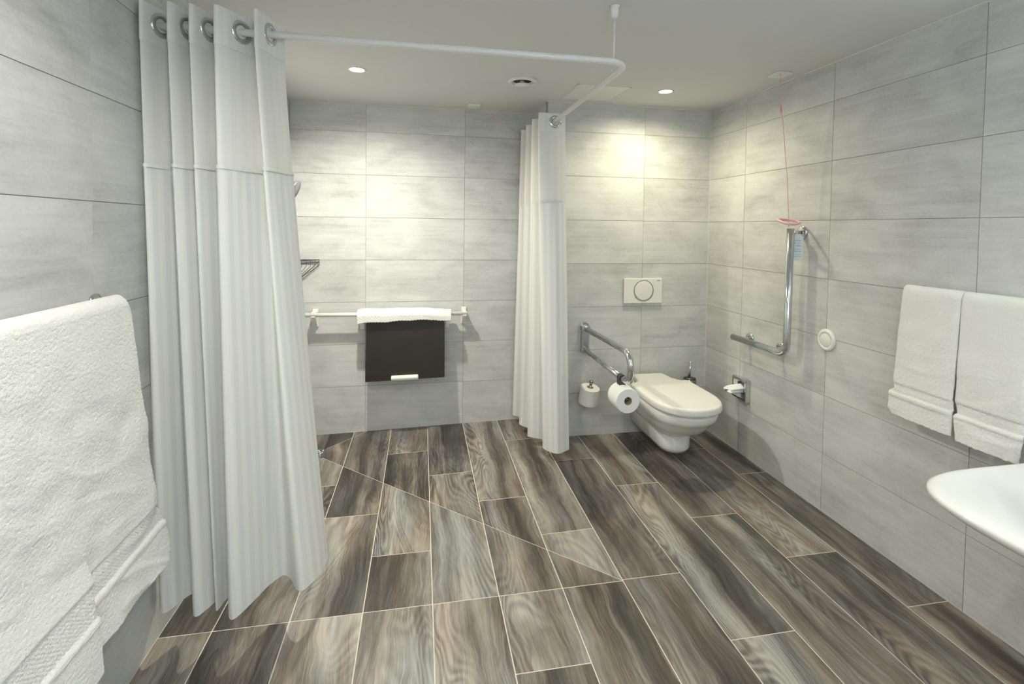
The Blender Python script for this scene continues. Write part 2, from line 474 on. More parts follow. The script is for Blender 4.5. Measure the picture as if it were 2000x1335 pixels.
obj('ring', lathe([(0.082, -0.0003), (0.082, -0.010), (0.074, -0.015), (0.060, -0.010), (0.052, -0.0008)], 40, T, False), WMET, t, smooth=True)
obj('throat', lathe([(0.053, -0.0007), (0.0, -0.0007)], 40, T, False), SHADOWG, t)
obj('disc', lathe([(0.012, -0.0008), (0.012, -0.012), (0.036, -0.018), (0.043, -0.023), (0.040, -0.029), (0.0, -0.033)], 40, T, False), WMET, t, smooth=True)
t = thing('access_panel', 'square white access hatch flush in the ceiling behind the curtain rail', 'hatch', (1.04, 2.91, H))
a0, a1, b0_, b1 = 0.880, 1.207, 2.752, 3.078
obj('frame', join(box(a0, a0+.006, b0_, b1, H-.003, H-.0002), box(a1-.006, a1, b0_, b1, H-.003, H-.0002), box(a0, a1, b0_, b0_+.006, H-.003, H-.0002), box(a0, a1, b1-.006, b1, H-.003, H-.0002)), WMET, t)
obj('gap', box(a0+.006, a1-.006, b0_+.006, b1-.006, H-.0008, H-.0002), SHADOWG, t)
obj('panel', box(a0+.0085, a1-.0085, b0_+.0085, b1-.0085, H-.0025, H-.0009), WMET, t)

def pull_cord(label, cx, cy, sx, sy, path, r, knot, handle):
    t = thing('alarm_pull_cord', label, 'pull cord', (cx, cy, H), 'red emergency pull cords')
    obj('ceiling_plate', box(cx-sx/2, cx+sx/2, cy-sy/2, cy+sy/2, H-0.012, H-0.0002), PLAS, t, bevel=0.003)
    c = obj('cord', tube(path, r, 8), PINK, t, smooth=True)
    k = Vector(knot)
    obj('knot', lathe([(0.001, -0.022), (0.0045, -0.012), (0.006, 0.0), (0.004, 0.012), (0.001, 0.02)], 10, Matrix.Translation(k)), PINK, t, smooth=True)
    if handle:
        hx, hy, hz = handle
        ring = []
        for k in range(36):
            a = 2*PI*k/36; q = 1+0.12*math.cos(3*a)
            ring.append((hx+0.052*math.cos(a)*q, hy+0.042*math.sin(a)*q, hz+0.32*0.042*math.sin(a)*q))
        obj('handle_ring', tube(ring, 0.0062, 10, True), PINKP, t, smooth=True)
    return t
pull_cord('red alarm pull cord hanging from a white ceiling plate beside the right tiled wall', 1.862, 2.345, 0.085, 0.085,
          [(1.835, 2.305, H-.01), (1.838, 2.303, 2.10), (1.853, 2.298, 1.95), (1.880, 2.292, 1.70), (1.896, 2.288, 1.455), (1.897, 2.288, 1.425)], 0.0016, (1.839, 2.303, 2.04), (1.897, 2.288, 1.453))
pull_cord('red alarm cord pulled sideways from a ceiling plate to the right shower curtain', 0.345, 3.39, 0.085, 0.085,
          [(0.356, 3.40, H-.008), (0.44, 3.40, 2.185), (0.56, 3.40, 2.115), (0.70, 3.40, 2.045)], 0.0014, (0.47, 3.40, 2.168), None)

# added unseen fill: opal tube over an added mirror, opal globe by the entrance
t = thing('fill_tube', 'added unseen opal fill tube with chrome ends above the washbasin mirror', 'added fill lamp', (XR, 0.735, 1.93))
obj('opal_tube', lathe([(0.0, -0.30), (0.036, -0.298), (0.038, 0.0), (0.036, 0.298), (0.0, 0.30)], 28, aim((XR-0.075, 0.735, 1.93), (0, 1, 0)), False), OPAL_FILL, t, smooth=True)
for yy in (0.43, 1.04):
    obj('end_cap', lathe([(0.040, -0.012), (0.040, 0.012)], 28, aim((XR-0.075, yy, 1.93), (0, 1, 0))), CHROME, t)
    obj('arm', tube([(XR-0.075, yy, 1.93), (XR-0.001, yy, 1.93)], 0.012, 12), CHROME, t, smooth=True)
t = thing('mirror', 'added unseen rectangular wall mirror above the washbasin', 'mirror', (XR, 0.735, 1.05))  # mirror added out of view together with the fill tube
obj('glass', box(XR-0.012, XR-0.0005, 0.385, 1.085, 1.02, 1.86), MIRROR, t)
t = thing('fill_globe', 'added unseen opal fill globe on the entrance wall', 'added fill lamp', (0.45, YF, 1.75))  # added globe behind the view, lifts the ambient light
obj('globe', lathe([(0.11*math.sin(PI*k/16), -0.11*math.cos(PI*k/16)) for k in range(17)], 32, Matrix.Translation((0.45, YF+0.17, 1.75)), False), OPAL_FILL2, t, smooth=True)
obj('arm', tube([(0.45, YF+0.001, 1.75), (0.45, YF+0.065, 1.75)], 0.02, 16), CHROME, t, smooth=True)
obj('wall_rose', lathe([(0.05, 0.0005), (0.05, 0.012), (0.03, 0.02)], 28, aim((0.45, YF, 1.75), (0, 1, 0))), CHROME, t, smooth=True)

# ------------------------------------------------------------------ curtain rail
RZ, RY, RX = 2.032, 1.774, 0.768
t = thing('curtain_rail', 'white bent shower curtain rail under the ceiling with a thin hanger', 'curtain rail', (0.70, RY, RZ))
obj('rail', tube(fillet([(XL+0.002, RY, RZ), (RX, RY, RZ), (RX, D2-0.002, RZ)], 0.085, 12), 0.0125, 18), WMET, t, smooth=True)
hx = 0.705
obj('hanger_rod', tube([(hx, RY, RZ+0.008), (hx, RY, H-0.03)], 0.0034, 10), WMET, t, smooth=True)
obj('hanger_cap', lathe([(0.006, -0.046), (0.012, -0.040), (0.015, -0.034), (0.016, -0.004), (0.020, -0.0005)], 24, Matrix.Translation((hx, RY, H))), WMET, t, smooth=True)
obj('wall_flange', lathe([(0.030, 0.0005), (0.030, 0.006), (0.017, 0.014), (0.014, 0.02)], 28, aim((XL, RY, RZ), (1, 0, 0))), WMET, t, smooth=True)
obj('wall_flange', lathe([(0.026, 0.0005), (0.026, 0.006), (0.017, 0.014), (0.014, 0.02)], 28, aim((RX, D2, RZ), (0, -1, 0))), WMET, t, smooth=True)

# ------------------------------------------------------------------ shower curtains
def curtain(label, top, bot, z_top, z_head, z_seam, z_hem, per, grommets, expo, ripple, loc, rails):
    t = thing('shower_curtain', label, 'shower curtain', loc, 'white shower curtains')
    PT = catmull([(a, b, 0) for a, b in top], per); PB = catmull([(a, b, 0) for a, b in bot], per)
    n = len(PT)
    arc = [0]
    for i in range(1, n): arc.append(arc[-1]+((PT[i]+PB[i])/2-(PT[i-1]+PB[i-1])/2).length)
    U = [a/arc[-1] for a in arc]
    zmin = z_hem
    def pos(i, z, off=0.0):
        q = max(0.0, (z_top-0.10-z)/(z_top-0.10-zmin))
        wgt = q**expo
        p = PT[i]*(1-wgt)+PB[i]*wgt
        s_ = U[i]
        r = ripple*q*(noise.noise((s_*22, z*1.3, 3.1)))
        tx = (PT[min(i+1, n-1)]-PT[max(i-1, 0)]); nn = Vector((tx.y, -tx.x, 0)).normalized()
        p = p+nn*(r+off)
        zz = z + (0.004*noise.noise((s_*9, 1.7, 0)) if z < z_hem+0.03 else 0)
        return (p.x, p.y, zz)
    def sheet(name, z0, z1, nz, mat, off=0.0, tuck=0.0):
        V, Fc, UV = [], [], []
        for j in range(nz+1):
            z = z0+(z1-z0)*j/nz
            for i in range(n):
                o_ = off + tuck*(noise.noise((U[i]*40, z*12, 9.0)))*max(0, 1-(z0-z)/0.10)
                V.append(pos(i, z, o_)); UV.append((U[i], z))
        for j in range(nz):
            for i in range(n-1):
                a = j*n+i; Fc.append((a, a+1, a+n+1, a+n))
        o = obj(name, (V, Fc, UV), mat, t, smooth=True)
        sol = o.modifiers.new('thickness', 'SOLIDIFY'); sol.thickness = 0.0012; sol.offset = 0
        es = o.modifiers.new('sharp_edges', 'EDGE_SPLIT'); es.split_angle = math.radians(50)
        return o
    sheet('header_band', z_top, z_head, 5, HEAD, 0.0016)
    sheet('sheer_panel', z_head+0.006, z_seam, 14, SHEER)
    mp = sheet('striped_panel', z_seam+0.012, z_hem+0.022, 60, CURT, 0.0014, 0.004)
    sheet('hem', z_hem+0.023, z_hem, 2, CURT, 0.0012)
    sheet('seam', z_seam+0.017, z_seam+0.006, 1, HEAD, 0.0042)
    for (gx, gy, gz, dx, dy) in grommets:
        m = aim((gx, gy, gz), (dx, dy, 0))
        g = obj('grommet', lathe([(0.0215, -0.005), (0.0235, -0.0075), (0.031, -0.0075), (0.0375, -0.004), (0.0385, 0.0), (0.0375, 0.004), (0.031, 0.0075), (0.0235, 0.0075), (0.0215, 0.005), (0.0215, -0.005)], 36, m, False), CHROME, t, smooth=True)
    return t
topL = [(-0.858, 1.790), (-0.850, 1.712), (-0.795, 1.842), (-0.772, 1.705), (-0.726, 1.838), (-0.712, 1.708), (-0.655, 1.838), (-0.637, 1.702), (-0.540, 1.840), (-0.524, 1.706), (-0.492, 1.80), (-0.474, 1.848)]
botL = [(-0.862, 1.820), (-0.822, 1.748), (-0.766, 1.830), (-0.714, 1.722), (-0.668, 1.80), (-0.657, 1.733), (-0.634, 1.80), (-0.590, 1.688), (-0.492, 1.876), (-0.402, 1.780), (-0.346, 1.91), (-0.352, 1.97)]
gr = []
for i in range(1, 10, 2):
    a, b_ = Vector(topL[i]), Vector(topL[i+1])
    # where this fold crosses the rail
    tt = (RY-a.y)/(b_.y-a.y); gx = a.x+(b_.x-a.x)*tt
    d = (b_-a).normalized(); gr.append((gx, RY, RZ, d.y, -d.x))
curtain('white striped shower curtain bunched at the left tiled wall, the nearer and wider one', topL, botL, 2.086, 1.966, 1.572, 0.130, 14, gr, 1.12, 0.006, (-0.62, RY, 0.13), None)
topR = [(0.836, 2.850), (0.768, 2.846), (0.672, 2.856), (0.826, 2.942), (0.672, 3.034), (0.826, 3.120), (0.675, 3.220), (0.782, 3.300), (0.675, 3.388), (0.775, 3.440)]
botR = [(0.893, 2.848), (0.805, 2.812), (0.742, 2.915), (0.850, 2.965), (0.684, 3.080), (0.785, 3.125), (0.668, 3.285), (0.780, 3.330), (0.652, 3.455), (0.775, 3.480)]
gR = [(RX+0.006, 2.847, RZ, 0.02, -1)]
for i in (3, 4, 5, 6, 7):
    a, b_ = Vector(topR[i-1]), Vector(topR[i]); d = (b_-a).normalized()
    mid_ = (a+b_)/2; gR.append((RX, a.y+(b_.y-a.y)*(RX-a.x)/(b_.x-a.x), RZ, abs(d.y), -abs(d.x)))
curtain('white shower curtain gathered at the tiled corner beside the toilet, the farther and narrower one', topR, botR, 2.082, 1.972, 1.556, 0.055, 14, gR, 1.05, 0.004, (0.77, 3.1, 0.055), None)

# ------------------------------------------------------------------ shower fittings
t = thing('hand_shower', 'grey round shower head peeking out behind the left curtain', 'shower head', (XL, 3.05, 1.45))
hm = aim((-0.725, 3.05, 1.605), (0.80, -0.05, -0.35))
obj('spray_head', lathe([(0.010, -0.035), (0.030, -0.028), (0.055, -0.010), (0.060, 0.0), (0.058, 0.006), (0.0, 0.008)], 32, hm), GREYP, t, smooth=True)
obj('handle', tube([(-0.745, 3.05, 1.60), (-0.765, 3.05, 1.53), (-0.785, 3.05, 1.45), (-0.80, 3.05, 1.38)], [0.014, 0.012, 0.0115, 0.0105], 14), CHROME, t, smooth=True)
obj('riser_rail', tube([(XL+0.05, 3.05, 0.95), (XL+0.05, 3.05, 1.75)], 0.011, 14), CHROME, t, smooth=True)
for z in (0.98, 1.72):
    obj('rail_mount', tube([(XL+0.001, 3.05, z), (XL+0.055, 3.05, z)], 0.013, 14), CHROME, t, smooth=True)
obj('slider', box(XL+0.03, XL+0.09, 3.03, 3.07, 1.42, 1.47), CHROME, t, bevel=0.006)
obj('hose', tube(catmull([(-0.80, 3.05, 1.38), (-0.80, 3.02, 1.10), (-0.78, 2.98, 0.80), (-0.80, 2.97, 0.70), (-0.835, 3.0, 0.85), (XL+0.005, 3.02, 1.0)], 8), 0.007, 10), CHROME, t, smooth=True)

t = thing('wire_basket', 'chrome wire soap basket in the shower corner behind the curtain', 'basket', (XL, D2, 1.02))
def rim_pt(q, z): return (XL+0.008+0.182*(1-q), D2-0.010-0.182*q, z)
for z in (1.170, 1.150):
    obj('rim', tube([rim_pt(0, z), rim_pt(0.06, z), rim_pt(0.94, z), rim_pt(1, z)], 0.0030, 8), DARK, t, smooth=True)
    obj('rim', tube([rim_pt(0, z), (XL+0.008, D2-0.008, z), rim_pt(1, z)], 0.0024, 8), DARK, t, smooth=True)
for k in range(9):
    q = k/8
    p = Vector(rim_pt(q, 1.170)); c = Vector((XL+0.008, D2-0.008, 1.030)); d = (c-p)*0.78; d.z = 0
    obj('wire', tube([tuple(p), (p.x, p.y, 1.135), tuple(Vector((p.x, p.y, 1.125))+d*0.06), (p.x+d.x, p.y+d.y, 1.032), (c.x, c.y, 1.030)], 0.0017, 6), DARK, t, smooth=True)

# white grab rail with the folded seat and the mat
t = thing('shower_rail', 'white horizontal grab rail on the shower wall with two brackets', 'grab rail', (-0.2, D2, 0.80))
ry = D2-0.085
obj('bar', tube([(-0.84, ry, 0.808), (0.325, ry, 0.800)], 0.0135, 16), WMET, t, smooth=True)
for bxx in (-0.705, 0.300):
    zz = 0.807-0.008*(bxx+0.7)
    br = obj('bracket', join(box(bxx-0.019, bxx+0.019, D2-0.014, D2-0.0005, 0.715, 0.835), box(bxx-0.015, bxx+0.015, ry-0.012, D2-0.012, zz-0.018, zz+0.016)), PLAS, t, bevel=0.004)
    v = [(bxx-0.013, D2-0.013, 0.72), (bxx+0.013, D2-0.013, 0.72), (bxx+0.013, D2-0.013, 0.79), (bxx-0.013, D2-0.013, 0.79), (bxx-0.013, ry+0.002, 0.775), (bxx+0.013, ry+0.002, 0.775), (bxx+0.013, ry+0.002, 0.80), (bxx-0.013, ry+0.002, 0.80)]
    obj('gusset', (v, box(0,1,0,1,0,1)[1]), PLAS, t)
t = thing('shower_bench', 'dark folded-down shower seat panel hanging from the white grab rail', 'shower seat', (-0.1, ry, 0.36))
sy_ = ry-0.030
v = []
def sp_(x, z, y): return (x, y, z)
seat_v = [(-0.362, sy_, 0.782), (0.160, sy_, 0.782), (0.162, sy_-0.035, 0.374), (-0.364, sy_-0.035, 0.362),
          (-0.362, sy_+0.018, 0.782), (0.160, sy_+0.018, 0.782), (0.162, sy_-0.017, 0.374), (-0.364, sy_-0.017, 0.362)]
obj('panel', (seat_v, [(0,3,2,1),(4,5,6,7),(0,1,5,4),(1,2,6,5),(2,3,7,6),(3,0,4,7)]), BLACKP, t, bevel=0.004)
for xx in (-0.392, 0.182):
    obj('hook', join(box(xx-0.014, xx+0.014, ry-0.030, ry-0.016, 0.735, 0.826), box(xx-0.014, xx+0.014, ry-0.030, ry+0.026, 0.815, 0.830), box(xx-0.014, xx+0.014, ry+0.015, ry+0.027, 0.70, 0.83)), PLAS, t, bevel=0.003)
hd = obj('handle', lathe([(0.010, -0.090), (0.0165, -0.087), (0.0175, -0.08), (0.0175, 0.08), (0.0165, 0.087), (0.010, 0.090)], 20, aim((-0.105, sy_-0.050, 0.387), (1, 0, 0.012))), PLAS, t, smooth=True)
# bath mat over the rail
def mat_fn(u, v):
    # v runs from the wall-side edge over the rail to the room-side edge
    x = -0.418+0.622*u
    Lf_ = 0.098-0.020*u
    s_ = (v-0.5)*2*(0.10 if v < 0.5 else Lf_)
    R_ = 0.027+0.006*noise.noise((u*5, 0, 0))+0.006*math.sin(u*PI)
    th = max(-PI/2, min(PI/2, s_/R_))
    dz = max(0, abs(s_)-R_*PI/2)
    y = ry-0.005-(R_+0.008)*math.sin(th); z = 0.806-0.008*u+R_*math.cos(th)-dz
    if s_ > 0: y -= 0.014*max(0, min(1, s_/0.05))
    if v < 0.1: z += 0
    z += 0.003*noise.noise((u*14, v*9, 2))+0.004*math.sin(u*PI*0.9+0.2)
    wf = 0.0012*math.sin(u*190)*math.sin(v*70)
    return (x+0.004*noise.noise((v*6, u*2, 1)), y-wf, z)
bm = obj('bath_mat', grid(mat_fn, 150, 50), TERRY, smooth=True, loc=(-0.107, ry, 0.83))
bm.modifiers.new('thickness', 'SOLIDIFY').thickness = 0.008
tag(bm, 'folded white waffle bath mat draped over the white rail above the dark seat', 'bath mat')

t = thing('floor_drain', 'square steel floor drain with wavy slots in the shower corner', 'drain', (-0.657, 3.228, -0.034))
zd = -0.034
dx0, dx1, dy0, dy1 = -0.720, -0.595, 3.165, 3.290
obj('frame', join(box(dx0, dx0+.008, dy0, dy1, zd-.004, zd+.003), box(dx1-.008, dx1, dy0, dy1, zd-.004, zd+.003), box(dx0, dx1, dy0, dy0+.008, zd-.004, zd+.003), box(dx0, dx1, dy1-.008, dy1, zd-.004, zd+.003)), STEEL, t)
obj('well', box(dx0+.008, dx1-.008, dy0+.008, dy1-.008, zd-.004, zd+.0008), SHADOWG, t)
for k in range(6):
    yy = dy0+0.018+k*0.018
    obj('grate_bar', tube([(dx0+.008+0.0109*i, yy+0.004*math.sin(i*1.9+k), zd+.001) for i in range(11)], 0.0032, 6), STEEL, t, smooth=True)

# ------------------------------------------------------------------ toilet
def dshape(xc, wd, yb, yf, z, p=2.3, rb=0.02, nf=40, fr=0.62):
    """closed outline: straight back at yb, rounded front at yf"""
    a = wd/2; ym = min(yf+a*2*fr, yb-0.01)
    pts = []
    for k in range(nf+1):
        th = PI*k/nf
        c, s_ = math.cos(th), math.sin(th)
        pts.append((xc-a*math.copysign(abs(c)**(2/p), c), ym-(ym-yf)*abs(s_)**(2/p), z))
    pts += [(xc+a, ym+(yb-rb-ym)*0.5, z), (xc+a, yb-rb, z), (xc+a-rb*0.3, yb-rb*0.3, z), (xc+a-rb, yb, z),
            (xc, yb, z), (xc-a+rb, yb, z), (xc-a+rb*0.3, yb-rb*0.3, z), (xc-a, yb-rb, z), (xc-a, ym+(yb-rb-ym)*0.5, z)]
    return pts
TX = 1.528
t = thing('toilet', 'white wall-hung toilet with closed lid beside the right wall', 'toilet', (TX, D1, 0.07))
W = 0.418
obj('bowl', loft([dshape(TX, 0.05, 2.98, 2.80, 0.176), dshape(TX, 0.17, 3.0, 2.70, 0.178), dshape(TX, 0.255, 3.02, 2.615, 0.197), dshape(TX, 0.315, 3.03, 2.555, 0.230),
                  dshape(TX, 0.350, 3.04, 2.515, 0.270), dshape(TX, 0.366, 3.05, 2.497, 0.293), dshape(TX, 0.384, 3.05, 2.482, 0.304), dshape(TX, 0.396, 3.06, 2.470, 0.320),
                  dshape(TX, 0.400, 3.06, 2.462, 0.345), dshape(TX, 0.396, 3.06, 2.464, 0.362), dshape(TX, 0.385, 3.055, 2.47, 0.367)]), CER, t, smooth=True)
obj('trapway', loft([dshape(TX-0.005, 0.10, 3.05, 2.705, 0.066, 2.2), dshape(TX-0.005, 0.165, 3.14, 2.672, 0.072, 2.2), dshape(TX-0.005, 0.195, D1-.001, 2.652, 0.098, 2.2), dshape(TX-0.005, 0.21, D1-.001, 2.660, 0.15, 2.2),
                     dshape(TX-0.005, 0.235, D1-.001, 2.70, 0.20, 2.2), dshape(TX, 0.27, D1-.001, 2.78, 0.27, 2.3), dshape(TX, 0.30, D1-.001, 2.85, 0.33, 2.3), dshape(TX, 0.305, D1-.001, 2.86, 0.360, 2.3), dshape(TX, 0.29, D1-.001, 2.88, 0.366, 2.3)]), CER, t, smooth=True)
obj('seat', loft([dshape(TX, W-0.026, 2.93, 2.452, 0.3672), dshape(TX, W-0.024, 2.93, 2.449, 0.3725), dshape(TX, W-0.026, 2.93, 2.451, 0.3755)]), PLAS, t, smooth=True)
def lidshape(ins, z):
    """lid outline with a narrower hinge tongue at the back"""
    o_ = dshape(TX, W-2*ins, 2.955-ins, 2.436+ins, z, 2.35)
    front = o_[:43]
    tongue = [(TX+W/2-ins-0.012, 2.957-ins, z), (TX+0.155-ins, 2.968-ins, z), (TX+0.125-ins, 3.02-ins, z), (TX+0.112-ins, 3.122-ins, z), (TX+0.10-ins, 3.132-ins, z),
              (TX-0.10+ins, 3.132-ins, z), (TX-0.112+ins, 3.122-ins, z), (TX-0.125+ins, 3.02-ins, z), (TX-0.155+ins, 2.968-ins, z), (TX-W/2+ins+0.012, 2.957-ins, z)]
    return front + tongue + [(TX-W/2+ins, 2.93-ins, z)]
obj('lid', loft([lidshape(0.005, 0.3775), lidshape(0.0015, 0.380), lidshape(0.0, 0.386), lidshape(0.001, 0.405), lidshape(0.004, 0.4135), lidshape(0.009, 0.418), lidshape(0.02, 0.4198)]), PLAS, t, smooth=False, bevel=0.0)
for o_ in [x for x in t.children if x.name.startswith('lid')]:
    for p in o_.data.polygons: p.use_smooth = len(p.vertices) == 4
for sx in (-1, 1):
    obj('hinge', lathe([(0.012, -0.02), (0.012, 0.02)], 16, aim((TX+sx*0.125, 3.065, 0.378), (1, 0, 0))), STEEL, t, smooth=True)

t = thing('flush_plate', 'white rectangular flush plate with one round button above the toilet', 'flush plate', (1.497, D1, 0.984))
pl_ = obj('plate', box(1.357, 1.636, D1-0.016, D1-0.0005, 0.897, 1.068), PLAS, t, bevel=0.003)
cm = aim((1.500, D1-0.016, 0.984), (0, -1, 0))
obj('button_ring', lathe([(0.0725, 0.0), (0.0725, 0.0022), (0.0685, 0.0022), (0.0685, 0.0)], 48, cm, False), STEEL, pl_, smooth=False)
obj('button', lathe([(0.0680, 0.0), (0.0680, 0.0012), (0.060, 0.002), (0.0, 0.0012)], 48, cm, False), PLAS, pl_, smooth=True)
obj('maker_mark', box(1.598, 1.622, D1-0.0166, D1-0.0158, 1.051, 1.0545), GREYP, pl_)

# folding support rail with paper holder
GX = 1.082
t = thing('folding_grab_bar', 'chrome fold-up support bar beside the toilet with a looped front end', 'grab bar', (GX, D1, 0.55))
pts = []
for k in range(9): a = PI*k/8; pts.append((GX+0.036*math.cos(a), 0.742+0.036*math.sin(a)))
for k in range(9): a = PI+PI*k/8; pts.append((GX+0.036*math.cos(a), 0.598+0.036*math.sin(a)))
ringA = [(x, D1-0.0005, z) for x, z in pts]; ringB = [(x, D1-0.010, z) for x, z in pts]; ringC = [(GX+(x-GX)*0.9, D1-0.014, 0.67+(z-0.67)*0.97) for x, z in pts]
obj('wall_plate', loft([ringA, ringB, ringC]), CHROME, t, smooth=False)
obj('hinge_block', box(GX-0.022, GX+0.022, D1-0.045, D1-0.012, 0.575, 0.755), CHROME, t, bevel=0.006)
obj('hinge_pin', tube([(GX-0.028, D1-0.04, 0.737), (GX+0.028, D1-0.04, 0.737)], 0.016, 16), CHROME, t, smooth=True)
obj('hinge_pin', tube([(GX-0.028, D1-0.035, 0.592), (GX+0.028, D1-0.035, 0.592)], 0.013, 16), CHROME, t, smooth=True)
loop = fillet([(GX, D1-0.03, 0.735), (GX, 2.405, 0.752), (GX, 2.405, 0.595), (GX, 2.52, 0.590)], 0.075, 12)
obj('rail', tube(loop, 0.0175, 18), CHROME, t, smooth=True)
obj('strut', tube([(GX, D1-0.03, 0.592), (GX, 2.48, 0.590)], 0.0155, 16), CHROME, t, smooth=True)
obj('clamp', join(lathe([(0.021, -0.018), (0.021, 0.018)], 20, aim((GX, 2.525, 0.590), (0, 1, 0))), box(GX-0.018, GX+0.018, 2.505, 2.545, 0.515, 0.585)), DARK, t, bevel=0.003)
obj('roll_arm', tube(fillet([(GX, 2.525, 0.53), (GX, 2.525, 0.497), (GX, 2.44, 0.497)], 0.012, 6), 0.008, 10), DARK, t, smooth=True)
def paper_roll(label, m, r=0.062, hh=0.056):
    t = thing('toilet_roll', label, 'toilet paper', tuple(m.translation), 'toilet paper rolls')
    obj('paper', lathe([(0.022, -hh), (r-0.003, -hh), (r, -hh+0.003), (r+0.001, 0), (r, hh-0.003), (r-0.003, hh), (0.022, hh), (0.022, -hh)], 40, m, False), PAPER, t, smooth=False)
    for o_ in t.children:
        for p in o_.data.polygons: p.use_smooth = True
    o_ = list(t.children)[0]; o_.data.set_sharp_from_angle(angle=math.radians(40))
    obj('core', lathe([(0.0222, -hh), (0.0205, -hh), (0.0205, hh), (0.0222, hh)], 28, m, False), CARDB, t, smooth=True)
    return t
paper_roll('toilet paper roll lying on the holder under the fold-up support bar', aim((GX+0.004, 2.500, 0.490), (0.0, -1, 0.0)), 0.067, 0.062)
hm = thing('spare_roll_holder', 'chrome peg on the tiled wall carrying the spare toilet roll', 'roll holder', (1.095, D1, 0.38))
pg = obj('peg', tube(fillet([(1.095, D1-0.001, 0.228), (1.088, D1-0.078, 0.228), (1.102, D1-0.106, 0.395)], 0.02, 6), 0.009, 12), STEEL, hm, smooth=True)
obj('peg_cap', lathe([(0.009, -0.02), (0.014, 0.0), (0.012, 0.006), (0.0, 0.007)], 18, aim((1.102, D1-0.107, 0.400), (0.05, 0, 1))), STEEL, pg, smooth=True)
obj('wall_rose', lathe([(0.022, 0.0005), (0.022, 0.006), (0.012, 0.010)], 24, aim((1.095, D1, 0.228), (0, -1, 0))), STEEL, hm, smooth=True)
paper_roll('spare toilet paper roll standing upright on a peg beside the right curtain', aim((1.094, D1-0.090, 0.306), (0.08, -0.16, 1)), 0.064, 0.056)

t = thing('toilet_brush', 'chrome toilet brush with its holder half hidden behind the toilet', 'toilet brush', (1.815, 3.085, 0.09))
obj('holder', lathe([(0.030, 0), (0.042, 0.004), (0.043, 0.28), (0.041, 0.286), (0.038, 0.282), (0.036, 0.02), (0.0, 0.02)], 28, Matrix.Translation((1.822, 3.085, 0.095)), False), STEEL, t, smooth=True)
obj('cover', lathe([(0.040, 0), (0.040, 0.006), (0.012, 0.012)], 28, Matrix.Translation((1.822, 3.085, 0.381))), DARK, t, smooth=True)
obj('handle', tube([(1.808, 3.07, 0.385), (1.817, 3.07, 0.505)], 0.0085, 14), CHROME, t, smooth=True)
obj('wall_bracket', box(1.805, 1.838, 3.125, D1-0.0005, 0.25, 0.29), STEEL, t, bevel=0.002)

# ------------------------------------------------------------------ right wall fittings
t = thing('angled_grab_bar', 'chrome L-shaped grab bar on the right wall beside the toilet', 'grab bar', (XR, 2.30, 0.745))
BX = XR-0.072
obj('rail', tube(fillet([(BX, 2.757, 0.742), (BX, 2.300, 0.745), (BX, 2.294, 1.418)], 0.055, 10), 0.0190, 18), CHROME, t, smooth=True)
for (yy, zz) in ((2.690, 0.743), (2.425, 0.745), (2.294, 1.398)):
    so = obj('standoff', tube([(BX, yy, zz), (XR-0.001, yy, zz)], 0.010, 14), CHROME, t, smooth=True)
    obj('wall_rose', lathe([(0.036, 0.0005), (0.036, 0.005), (0.030, 0.009), (0.012, 0.011)], 28, aim((XR, yy, zz), (-1, 0, 0))), CHROME, so, smooth=True)
t = thing('hang_tag', 'pale blue printed tag hanging from the top of the chrome grab bar', 'tag', (1.945, 2.272, 1.25))
tv = []
for yy, zz in [(2.261, 1.262), (2.267, 1.252), (2.289, 1.250), (2.295, 1.262), (2.295, 1.372), (2.284, 1.39), (2.270, 1.39), (2.261, 1.372)]:
    tv.append((yy, zz))
fr_ = [(1.945-(yy-2.277)*0.95, yy, zz) for yy, zz in tv]; bk_ = [(1.9462-(yy-2.277)*0.95+0.0005, yy, zz) for yy, zz in tv]
card = obj('card', loft([fr_, bk_]), CARD, t)
for k, (zz, h_) in enumerate(((1.352, .004), (1.340, .003), (1.325, .006), (1.308, .003), (1.296, .006), (1.280, .003), (1.270, .003))):
    y0_, y1_ = 2.265, 2.292-0.004*(k % 3)
    obj('printed_line', ([(1.9442-(y0_-2.277)*.95, y0_, zz), (1.9442-(y1_-2.277)*.95, y1_, zz), (1.9442-(y1_-2.277)*.95, y1_, zz+h_), (1.9442-(y0_-2.277)*.95, y0_, zz+h_)], [(0, 1, 2, 3)]), CARDINK, card)
obj('loop', tube([(1.942, 2.276, 1.385), (1.945, 2.285, 1.40), (1.945, 2.294, 1.4115), (1.945, 2.305, 1.40), (1.942, 2.282, 1.383)], 0.0015, 6), PLAS, t)

t = thing('call_button', 'round white push button on the right wall beside the grab bar', 'button', (XR, 2.112, 0.866))
m_ = aim((XR, 2.112, 0.866), (-1, 0, 0))
obj('surround', lathe([(0.054, 0.0005), (0.054, 0.006), (0.049, 0.011), (0.036, 0.013), (0.035, 0.010)], 40, m_, False), PLAS, t, smooth=True)
obj('push_disc', lathe([(0.034, 0.004), (0.034, 0.011), (0.030, 0.0135), (0.0, 0.0135)], 40, m_, False), PLAS, t, smooth=True)

